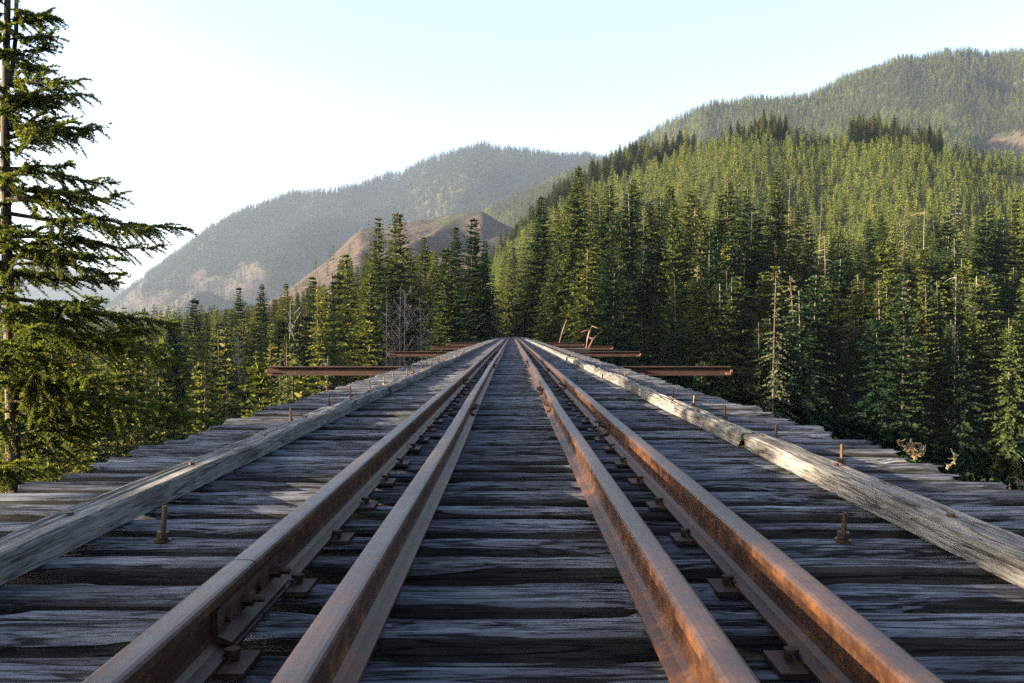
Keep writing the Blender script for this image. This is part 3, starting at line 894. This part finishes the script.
# which trees show most: coarse front-to-back painting of their outlines
GW, GH = 342, 228
cov = np.zeros((GH, GW), bool)
order = sorted(range(len(cand)), key=lambda k: cand[k]['y'])
for k in order:
    c = cand[k]
    px = HX + F * c['x'] / c['y']; p1 = HY - F * (c['z'] + c['h'] - CAMZ) / c['y']; p0 = HY - F * (c['z'] - CAMZ) / c['y']
    w = {'snag': .3, 'bare': 2.0, 'young': 1.7}.get(c['kind'], 3.2) * c['wide'] * c['h'] / (10 if c['kind'] == 'young' else 16 if c['kind'] == 'bare' else 32) * F / c['y']
    area = 0
    for gy in range(max(0, int(p1 / 3)), min(GH, int(p0 / 3) + 1)):
        # below the deck outline nothing shows
        tt = (gy * 3 - p1) / max(p0 - p1, 1); hw = w * min(1, .15 + tt * 1.2)
        yy = gy * 3 + 1.5
        a, b = int((px - hw) / 3), int((px + hw) / 3) + 1
        a, b = max(a, 0), min(b, GW)
        if a >= b: continue
        xs = np.arange(a, b) * 3 + 1.5
        ok = ~cov[gy, a:b] & ~((yy > HY) & (np.abs(xs - HX) < 3.2 * (yy - HY)))
        area += int(ok.sum()); cov[gy, a:b] |= ok & True if c['kind'] not in ('snag', 'bare') else False
    c['area'] = area + (1e6 if c['label'] else 0)
big = sorted([c for c in cand if c['zone'] not in ('young', 'crest')], key=lambda c: -c['area'])
ind = [c for c in big[:288] if c['area'] > 0]
rest = shade_trees + big[len(ind):] + [c for c in cand if c['zone'] == 'crest']
yb_ = sorted([c for c in cand if c['zone'] == 'young'], key=lambda c: -c['area'])
yind, yrest = yb_[:300], yb_[300:]

NAME = {'young': 'conifer_tree', 'full': 'conifer_tree', 'dark': 'conifer_tree', 'tall': 'conifer_tree', 'talldark': 'conifer_tree', 'yellow': 'conifer_tree', 'lichen': 'conifer_tree', 'snag': 'dead_tree', 'bare': 'leafless_tree'}
ADJ = {'young': 'small bushy young conifer', 'full': 'green conifer with branches to the ground', 'dark': 'dark green dense conifer', 'tall': 'conifer with a long bare lower trunk', 'talldark': 'dark conifer on a long bare trunk', 'yellow': 'yellow green conifer', 'lichen': 'sparse pale grey green conifer', 'snag': 'bare grey dead trunk', 'bare': 'pale leafless tree'}
ZON = {'left': 'in the sunny stand left of the track', 'leftlow': 'in the valley below the left deck edge', 'right': 'in the tall stand right of the track', 'rightlow': 'in the deep shade below the right deck edge'}
for c in ind:
    v = int(rng.integers(3)); tm, cm_, H = PROTO[c['kind']][v]
    r = empty(NAME[c['kind']], (c['x'], c['y'], c['z']), rng.uniform(0, 6.28))
    s = c['h'] / H; w = max(s, .5) * c['wide'] if c['kind'] not in ('snag', 'bare') else c['wide'] * max(s, .5)
    r.scale = (w, w, s)
    r.rotation_euler.x = rng.normal(0, .012); r.rotation_euler.y = rng.normal(0, .012) if c['kind'] != 'snag' else rng.normal(0, .035)
    link('trunk', tm, None, r)
    if cm_: link('crown', cm_, None, r)
    tag(r, c['label'] or ADJ[c['kind']] + ' ' + ZON[c['zone']], 'tree', (ADJ[c['kind']].replace('conifer', 'conifers', 1) if 'conifer' in ADJ[c['kind']] else ADJ[c['kind']]) + ' ' + ZON[c['zone']])
# young trees: trunk and crown in one mesh
def joined(tm, cm_, name):
    m = MB()
    for mi, me_ in enumerate((tm, cm_)):
        if me_ is None: continue
        m.add(np.array([v.co[:] for v in me_.vertices]), [list(p.vertices) for p in me_.polygons], mi)
    mats = [x.materials[0] for x in (tm, cm_) if x]
    return m.mesh(name, mats)
YM = [joined(PROTO['young'][i][0], PROTO['young'][i][1], 'young_conifer') for i in range(3)]
for c in yind:
    o = link('young_conifer', YM[int(rng.integers(3))], None, None, (c['x'], c['y'], c['z']))
    s = c['h'] / 10.; o.scale = (s * c['wide'], s * c['wide'], s); o.rotation_euler.z = rng.uniform(0, 6.28)
    tag(o, 'small bright young conifer planted on the hillside behind the tall trees', 'young conifer', 'young conifers planted on the hill')

# ---- masses: one object each, instanced
def scatter(name, pts, kinds, scales, sources, label, cat):
    me = bpy.data.meshes.new(name)
    n = len(pts)
    me.vertices.add(n); me.vertices.foreach_set('co', np.asarray(pts, np.float32).reshape(-1))
    a = me.attributes.new('tree_kind', 'INT', 'POINT'); a.data.foreach_set('value', np.asarray(kinds, np.int32))
    a = me.attributes.new('tree_scale', 'FLOAT_VECTOR', 'POINT'); a.data.foreach_set('vector', np.asarray(scales, np.float32).reshape(-1))
    a = me.attributes.new('tree_turn', 'FLOAT_VECTOR', 'POINT'); tv = np.zeros((n, 3), np.float32); tv[:, 2] = rng.uniform(0, 6.28, n); a.data.foreach_set('vector', tv.reshape(-1))
    o = link(name, me, None)
    ng = bpy.data.node_groups.new(name, 'GeometryNodeTree')
    ng.interface.new_socket('Geometry', in_out='INPUT', socket_type='NodeSocketGeometry')
    ng.interface.new_socket('Geometry', in_out='OUTPUT', socket_type='NodeSocketGeometry')
    N = ng.nodes.new; Lk = ng.links.new
    gi, go, jn = N('NodeGroupInput'), N('NodeGroupOutput'), N('GeometryNodeJoinGeometry')
    def attr(nm, ty):
        x = N('GeometryNodeInputNamedAttribute'); x.data_type = ty; x.inputs['Name'].default_value = nm; return x.outputs['Attribute']
    ka, sa, ra = attr('tree_kind', 'INT'), attr('tree_scale', 'FLOAT_VECTOR'), attr('tree_turn', 'FLOAT_VECTOR')
    for k, srcm in enumerate(sources):
        so = bpy.data.objects.new(name + '_tree', srcm)
        oi = N('GeometryNodeObjectInfo'); oi.inputs['Object'].default_value = so; oi.inputs['As Instance'].default_value = True
        cp = N('FunctionNodeCompare'); cp.data_type = 'INT'; cp.operation = 'EQUAL'
        Lk(ka, cp.inputs[2]); cp.inputs[3].default_value = k
        ip = N('GeometryNodeInstanceOnPoints')
        Lk(gi.outputs[0], ip.inputs['Points']); Lk(oi.outputs['Geometry'], ip.inputs['Instance']); Lk(cp.outputs[0], ip.inputs['Selection'])
        Lk(ra, ip.inputs['Rotation']); Lk(sa, ip.inputs['Scale'])
        Lk(ip.outputs[0], jn.inputs[0])
    Lk(jn.outputs[0], go.inputs[0])
    md = o.modifiers.new('scatter', 'NODES'); md.node_group = ng
    tag(o, label, cat, None, 'stuff')
    return o
# rest of the stand and crest, with the added trees of the knoll
src = []; idx = {}
for k in ('full', 'dark', 'tall', 'talldark', 'yellow', 'lichen', 'snag', 'bare', 'young'):
    idx[k] = len(src); src.append(joined(*PROTO[k][0][:2], 'forest_tree'))
HN = {k: PROTO[k][0][2] for k in idx}
pts = [(c['x'], c['y'], c['z']) for c in rest]; kk = [idx[c['kind']] for c in rest]
sc = []
for c in rest:
    s = c['h'] / HN[c['kind']]; w = max(s, .55) * c['wide'] if c['kind'] not in ('snag', 'bare') else max(s, .5) * c['wide']
    sc.append((w, w, s))
scatter('forest', pts, kk, sc, src, 'dense conifer wood behind the nearer trees and along the hill crest', 'forest')
scatter('young_forest', [(c['x'], c['y'], c['z']) for c in yrest], [int(rng.integers(3)) for _ in yrest], [(c['h'] / 10 * c['wide'], c['h'] / 10 * c['wide'], c['h'] / 10) for c in yrest], YM, 'young conifer plantation covering the hillside on the right', 'forest')
# far mountains
LOW = [joined(*make_tree(k, 5 + i)[:2], 'far_tree') for i, k in enumerate(('lowbright', 'lowbright', 'low', 'low', 'lowdark', 'lowdark'))]
def mount(name, n, u0, u1, d0, d1, hmin, hmax, wide, layer_names, thin, k0=0, thr=.5):
    u = rng.uniform(u0, u1, n); d = np.sqrt(rng.uniform(d0 ** 2, d1 ** 2, n)); x = u * d
    z = terrain(x, d)
    ok = np.zeros(n, bool)
    for ln in layer_names: ok |= np.abs(z - layer(ln, x, d)) < .5
    ok &= rng.random(n) > cutmask(x, d) * thin
    x, d, z = x[ok], d[ok], z[ok]
    h = rng.uniform(hmin, hmax, len(x)) / 32 * (.75 + .5 * fbm(x / 90, d / 90, 15, 3)); w = h * wide * rng.uniform(.9, 1.4, len(x))
    pn = fbm(x / 140, d / 140, 33, 3)
    kinds = np.where(pn + rng.normal(0, .09, len(x)) > thr, rng.integers(k0, k0 + 2, len(x)), rng.integers(k0 + 2, k0 + 4, len(x)))
    return np.stack([x, d, z - .4], 1), kinds, np.stack([w, w, h], 1)
def cat3(*a): return [np.concatenate(q) for q in zip(*a)]
p_, k_, s_ = cat3(mount('m', 78000, -.08, .68, 1250, 2950, 16, 30, 1.25, ['right'], .99),
                  mount('m', 46000, -.47, .22, 2150, 4600, 22, 38, 1.5, ['left'], .93, 2, .8),
                  mount('m', 3500, -.40, -.13, 560, 1560, 10, 24, 1.1, ['cut'], .992, 2),
                  mount('m', 9000, -.62, -.36, 5200, 8000, 30, 50, 2.0, ['far'], .9, 2),
                  mount('m', 3500, -.62, -.05, 235, 620, 14, 27, 1.2, ['near', 'cut'], .8))
scatter('mountain_forest', p_, k_, s_, LOW, 'conifer forest covering the distant mountainsides', 'forest')
# valley wood below on the left, seen between nearer trees
n = 900
x = rng.uniform(-260, -14, n); y = rng.uniform(120, 420, n); ok = (x / y > -.62) & (x / y < -.035) & (zbase(x, y) > -70)
x, y = x[ok], y[ok]; z = terrain(x, y); cap = CAMZ + (HY - np.interp(HX + F * x / y, *envL) - 8) / F * y
h = np.minimum(rng.uniform(15, 28, len(x)), cap - z); g = h > 6; x, y, z, h = x[g], y[g], z[g], h[g]
kinds = rng.integers(0, 4, len(x)); w = np.maximum(h / 32, .45) * 1.15
scatter('valley_forest', np.stack([x, y, z - .3], 1), kinds, np.stack([w, w, h / 32], 1), [src[idx['full']], src[idx['yellow']], src[idx['yellow']], src[idx['full']]], 'yellow green conifer wood on the valley floor to the left', 'forest')
# undergrowth
def shrub_mesh(seed):
    r = np.random.default_rng(seed); m = MB(); n = 800
    th = r.uniform(0, 6.28, n); ph = r.uniform(0, 1.45, n); rr = r.uniform(.4, 1.0, n)
    p = np.stack([np.cos(th) * np.cos(ph) * rr, np.sin(th) * np.cos(ph) * rr, np.sin(ph) * rr * 1.1], 1)
    d = norm(p + r.normal(0, .6, (n, 3))) * r.uniform(.06, .17, (n, 1))
    m.quads(diamonds(p, d, .32, r)); return m.mesh('shrub', (M['shrub'],))
n = 5200
x = np.concatenate([rng.uniform(-150, -3, n), rng.uniform(3, 150, n)]); y = np.concatenate([rng.uniform(6, 250, n), rng.uniform(130, 250, n)])
z = terrain(x, y); s = rng.uniform(.6, 2.0, 2 * n)
scatter('undergrowth', np.stack([x, y, z - .1], 1), rng.integers(0, 2, 2 * n), np.stack([s, s, s], 1), [shrub_mesh(1), shrub_mesh(2)], 'low shrubs and brush on the forest floor', 'undergrowth')

# ------------------------------------------------------------------ near fir
def near_fir(seed, H, base_r, keys, zb, reach, z_off, dense=1.0):
    r = np.random.default_rng(seed)
    tm, br, nd = MB(), MB(), []
    pts = [(.05 * math.sin(z * .5), .04 * math.cos(z * .4), z) for z in np.linspace(-1.5, H, 24)]
    tm.tube(pts, [base_r * (1 - (z + 1.5) / (H + 1.5)) ** .8 + .015 for z in np.linspace(-1.5, H, 24)], 12)
    if seed == 3: tm.tube([(.04, .02, H * .80), (.17, .03, H * .84), (.2, .02, H * .9), (.16, 0, H * .97)], [.05, .045, .035, .012], 6)
    specs = []
    for (z, az, L, sl) in keys: specs.append((z, az, L, sl))
    z = zb
    while z < H - .4:
        t = (z - zb) / (H - zb); Lm = reach(z)
        for b in range(r.integers(2, 5)):
            specs.append((z + r.uniform(-.2, .2), r.uniform(0, 6.283), Lm * r.uniform(.5, 1.0), -.12 + .45 * t + r.normal(0, .1)))
        z += r.uniform(.4, .68) * (1 - .35 * t)
    for (z, az, L, sl) in specs:
        if L < .15: continue
        dr = np.array((math.cos(az), math.sin(az), 0.)); pr = np.array((-dr[1], dr[0], 0.))
        wv = r.normal(0, .09, 4)
        def at(s):
            s = np.asarray(s, float)
            return dr * (L * s)[..., None] + pr * (L * (wv[0] * s ** 2 + .04 * np.sin(s * 5 + wv[1] * 20)))[..., None] + UP * (z + L * (sl * s - .22 * s ** 2 + .16 * s ** 3.5 + .012 * np.sin(s * 9 + wv[2] * 30)))[..., None]
        sp = np.linspace(0, 1, 9); bp = at(sp)
        br.tube(list(bp), [(.012 + .011 * L) * (1 - .88 * q_) for q_ in sp], 5, 0, False)
        s = .14
        while s < 1.0:
            for sg in (-1, 1):
                if r.random() > (.42 + .8 * vnoise(np.array([s * 5 + az * 9]), np.array([z * 3.3]), seed)[0]) * dense: continue
                p0 = at(np.array(s)); tl = (.28 + .27 * L * (1 - s) ** .8) * r.uniform(.5, 1.25)
                ang = r.uniform(.5, 1.05)
                tang = norm(at(np.array(min(s + .03, 1.03))) - at(np.array(s - .03)))
                d0 = norm(tang * math.cos(ang) + sg * pr * math.sin(ang) + UP * r.uniform(-.65, .45))
                nn = max(3, int(tl / .024)); q_ = np.linspace(.02, 1, nn)
                c = p0 + d0 * (tl * q_)[:, None] - UP * (tl * .22 * q_ ** 2)[:, None]
                br.tube([p0, p0 + d0 * tl * .5 - UP * tl * .055, c[-1]], [.008, .005, .002], 3, 0, False)
                perp = norm(np.cross(d0, UP))
                for s2 in (-1, 1, 0):
                    n_ = len(c)
                    dd = d0 * r.uniform(.5, 1, (n_, 1)) + s2 * perp * r.uniform(.6, 1.1, (n_, 1)) + UP * (r.uniform(-.5, .35, (n_, 1)) if s2 else r.uniform(.2, .9, (n_, 1)))
                    dd = norm(dd) * (r.uniform(.05, .1, n_) * (1.1 - .35 * q_))[:, None]
                    nd.append(diamonds(c, dd, r.uniform(.19, .3, (n_, 1)), r, .1))
            s += r.uniform(.024, .042) * (3.2 / max(L, 1.6))
        if L > .9:
            for q_ in range(int(L * 4)):
                s_ = r.uniform(.05, .6); b0 = at(np.array(s_)); d_ = norm(dr * .4 + pr * r.normal(0, .8) + UP * r.uniform(-1.0, .2)) * r.uniform(.15, .5)
                br.tube([b0, b0 + d_ * .6, b0 + d_ - UP * .04], [.006, .004, .002], 3, 0, False)
        c = at(np.linspace(.75, 1, 10)); dd = norm(np.tile(dr, (10, 1)) + r.normal(0, .5, (10, 3))) * .12
        nd.append(diamonds(c, dd, .22, r))
    cm_ = MB(); cm_.quads(np.concatenate(nd))
    return tm.mesh('fir_trunk', (M['nearbark'],), True), br.mesh('fir_branches', (M['nearbark'],)), cm_.mesh('fir_crown', (M['near'],))
FX, FY = -11.05, 20.
def kx(px0, pyt, pxt, back=0.0):
    """key branch from the trunk at picture height pyt to a tip; given as metres"""
    z = CAMZ + (HY - pyt) / F * FY; L = (pxt - 10) / F * FY
    return z, L
zb_fir = zt(FX, FY)
keys = []
for (yt, tx, tyy, az) in [(10, 55, 18, .1), (40, 60, 42, -.3), (82, 70, 78, .4), (100, 92, 96, -.2), (128, 103, 122, .15), (135, 94, 128, -.5), (168, 90, 175, .6), (190, 132, 200, -.15), (200, 178, 226, .08), (215, 160, 232, -.35), (235, 146, 243, .3), (250, 132, 262, -.5), (275, 110, 281, .1), (255, 95, 268, .8),
                      (60, 40, 66, -1.2), (90, 45, 96, -1.7), (115, 50, 122, -1.3), (150, 55, 160, -1.8), (178, 60, 190, -1.2), (205, 60, 214, -1.6), (228, 64, 240, -1.1), (262, 60, 272, -1.7), (292, 70, 305, -1.3), (318, 66, 330, -1.8), (30, 36, 36, -1.4),
                      (300, 172, 322, .05), (322, 192, 350, -.12), (330, 152, 362, .45), (345, 130, 375, -.6), (372, 206, 420, .02), (385, 150, 405, -.4), (400, 110, 428, .5), (400, 95, 415, -.15), (440, 78, 466, .1), (310, 120, 330, -.8)]:
    z = CAMZ + (HY - yt) / F * FY - zb_fir; L = (tx - 10) / F * FY / max(math.cos(az), .6)
    ztip = CAMZ + (HY - tyy) / F * FY - zb_fir
    keys.append((z, az, L, (ztip - z) / L + .06))
def reach(z):
    zz = z + zb_fir
    return float(np.interp(zz, [-15, -6, -2.5, 1.5, 4, 6, 8.5, 10, 12], [1.5, 2.4, 3.1, 3.0, 2.3, 1.6, .9, .7, .2]))
tmN, brN, cmN = near_fir(3, 12.2 - zb_fir, .25, keys, 5.5, reach, 0)
print('FIR', len(cmN.polygons), len(brN.polygons))
root = empty('fir_tree', (FX, FY, zb_fir))
tag(root, 'large near fir with layered drooping branches at the left picture edge', 'tree')
link('trunk', tmN, None, root); link('branches', brN, None, root); link('crown', cmN, None, root)
# more firs of the same stand on the left bank, beyond the picture edge (they shade the deck)
for k, (x, y, top, rz) in enumerate([(-14.5, 7.0, 8.5, 2.1), (-18, 2.5, 9.5, 3.3), (-24, 7.5, 11.5, .7), (-28, 0, 12.5, 1.9), (-33, 3, 14, 5.1), (-40, 10, 17, 4.0), (-21, 11.5, 9.0, 2.7), (-46, 2, 18, 1.2), (-29, 12, 12.5, 2.9), (-13, 10.5, 7.5, 5.5), (-17, 6, 10, 3.9)]):
    y -= .22 * abs(x); top = .24 * abs(x) + (1.9, 3.2, 2.5)[k % 3]; z = zt(x, y); o = copy_tree(root); o.name = 'fir_tree'
    s = (top - z) / (12.2 - zb_fir); o.location = (x, y, z); o.scale = (max(.8, s), max(.8, s), s); o.rotation_euler.z = rz
    tag(o, 'fir on the left bank outside the picture, shading the deck', 'tree', 'firs on the left bank beside the bridge')

# ------------------------------------------------------------------ dead twigs beside the right deck edge
def twig(name, x, y, top, pts, label, extra=(), r0=.02):
    z = zt(x, y)
    m = MB(); m.tube([(0, 0, -.3), (.05, .03, (top - z) * .5), (0, 0, top - z - .12)], [.07, .045, r0], 6)
    o = empty(name, (x, y, z)); tag(o, label, 'dead tree')
    link('trunk', m.mesh('trunk', (M['twig'],), True), None, o)
    b = MB(); rr = np.random.default_rng(int(x * 100))
    for pl in pts:
        P3 = [np.array((a, rr.uniform(-.03, .03), top - z + c)) for a, c in pl]
        b.tube(P3, list(np.linspace(r0, .006, len(P3))), 5)
        for k in range(len(P3) * extra[0] if extra else 0):
            i = rr.integers(len(P3) - 1); p = P3[i] + (P3[i + 1] - P3[i]) * rr.random()
            d = norm(rr.normal(0, 1, 3) + UP * .4) * rr.uniform(.02, .06)
            b.tube([p, p + d * .6, p + d + UP * .01], [.008, .006, .003], 4)
    link('branches', b.mesh('branches', (M['twig'],)), None, o)
d = 6.7; s = d / F / 6.24   # zoom pixels to metres
def zc(l, cx, cy): return [((a - cx) * s, (cy - b) * s) for a, b in l]
twig('dead_sapling', (914 - HX) / F * d, d, CAMZ + (HY - 459) / F * d,
     [zc([(345, 250), (340, 215), (335, 180), (345, 155), (372, 152)], 340, 250), zc([(335, 200), (300, 180), (265, 160), (232, 133)], 340, 250), zc([(345, 215), (375, 210), (395, 195), (414, 205)], 340, 250), zc([(340, 235), (318, 215), (305, 205)], 340, 250), zc([(338, 190), (322, 165), (316, 158)], 340, 250)],
     'golden dead sapling top poking up beside the right deck edge', (4,), .014)
twig('dead_sapling', (948 - HX) / F * d, d, CAMZ + (HY - 469) / F * d,
     [zc([(535, 305), (560, 285), (578, 258), (585, 235), (588, 215)], 535, 305)], 'single curved golden twig right of the dead sapling top', (3,), .011)
# pale bush at the right picture edge
z = zt(10.2, 17.); o = empty('leafless_shrub', (10.1, 17., z)); tag(o, 'pale leafless shrub at the right picture edge', 'shrub')
m = MB(); r = np.random.default_rng(5); top = CAMZ + (HY - 452) / F * 17. - z
m.tube([(0, 0, -.3), (.1, 0, top * .6), (0, 0, top)], [.08, .05, .01], 5)
link('trunk', m.mesh('trunk', (M['bare'],)), None, o)
m = MB()
for k in range(60):
    zz = top * r.uniform(.55, 1); az = r.uniform(0, 6.28); L = r.uniform(.3, .8); p = np.array((0, 0, zz)); e = p + np.array((math.cos(az), math.sin(az), r.uniform(0, .8))) * L
    m.tube([p, (p + e) / 2 + (0, 0, -.04), e], [.014, .009, .004], 3, 0, False)
    for q_ in range(4):
        b0 = p + (e - p) * r.uniform(.3, 1); m.tube([b0, b0 + r.normal(0, .12, 3)], [.006, .003], 3, 0, False)
link('branches', m.mesh('branches', (M['bare'],)), None, o)

# ------------------------------------------------------------------ air
HAZE = 0.00006
if HAZE:
    zmin = float(Z.min()) - 1.0; zmax = max(float(Z.max()) + 60, 100.)
    m = MB(); m.box(-9400, 9400, -9400, 9400, zmin, zmax)
    t = NT('valley_haze'); pv = t.n('ShaderNodeVolumePrincipled')
    pv.inputs['Color'].default_value = (.6, .74, .98, 1); pv.inputs['Density'].default_value = HAZE; pv.inputs['Anisotropy'].default_value = .35
    t.l(pv.outputs[0], t.out.inputs['Volume'])
    tag(link('haze', m.mesh('haze', (t.m,))), 'thin bluish valley haze veiling the far mountains', 'haze', None, 'stuff')

# ------------------------------------------------------------------ light, sky, camera
w = bpy.data.worlds.new('World'); S.world = w; w.use_nodes = True
nt = w.node_tree; bg = nt.nodes['Background']
sk = nt.nodes.new('ShaderNodeTexSky'); sk.sky_type = 'NISHITA'; sk.sun_disc = False
sk.sun_elevation = SUN_EL; sk.sun_rotation = -SUN_AZ; sk.dust_density = 3.0; sk.air_density = .85; sk.ozone_density = 1.2; sk.altitude = 200
hs = nt.nodes.new('ShaderNodeHueSaturation'); hs.inputs['Saturation'].default_value = .83
nt.links.new(sk.outputs[0], hs.inputs['Color']); nt.links.new(hs.outputs[0], bg.inputs[0]); bg.inputs[1].default_value = .08
sd = bpy.data.lights.new('sun', 'SUN'); sd.energy = 5.0; sd.angle = math.radians(.5); sd.color = (1, .82, .56)
so = bpy.data.objects.new('sun', sd); COL.objects.link(so)
dirv = Vector((-math.sin(SUN_AZ) * math.cos(SUN_EL), math.cos(SUN_AZ) * math.cos(SUN_EL), math.sin(SUN_EL)))
so.rotation_euler = dirv.to_track_quat('Z', 'Y').to_euler(); so.location = (-30, 10, 30)
cd = bpy.data.cameras.new('camera'); cd.lens = F * 36 / 1024; cd.sensor_width = 36; cd.clip_start = .05; cd.clip_end = 30000
co = bpy.data.objects.new('camera', cd); COL.objects.link(co)
co.location = (0, 0, CAMZ); co.rotation_euler = (math.pi / 2 - math.atan((341.5 - HY) / F), 0, 0)
S.camera = co
S.render.engine = 'CYCLES'
c_ = S.cycles
c_.max_bounces = 5; c_.diffuse_bounces = 0; c_.glossy_bounces = 1; c_.transmission_bounces = 3; c_.transparent_max_bounces = 6; c_.volume_bounces = 0
c_.use_denoising = False; c_.denoising_prefilter = 'NONE'; c_.denoising_input_passes = 'RGB_ALBEDO_NORMAL'; c_.use_adaptive_sampling = False
try: c_.denoiser = 'OPENIMAGEDENOISE'
except Exception: pass
c_.sample_clamp_indirect = 4
S.view_settings.view_transform = 'Standard'; S.view_settings.look = 'None'; S.view_settings.exposure = 2.72; S.view_settings.gamma = 1
S.view_settings.use_curve_mapping = False
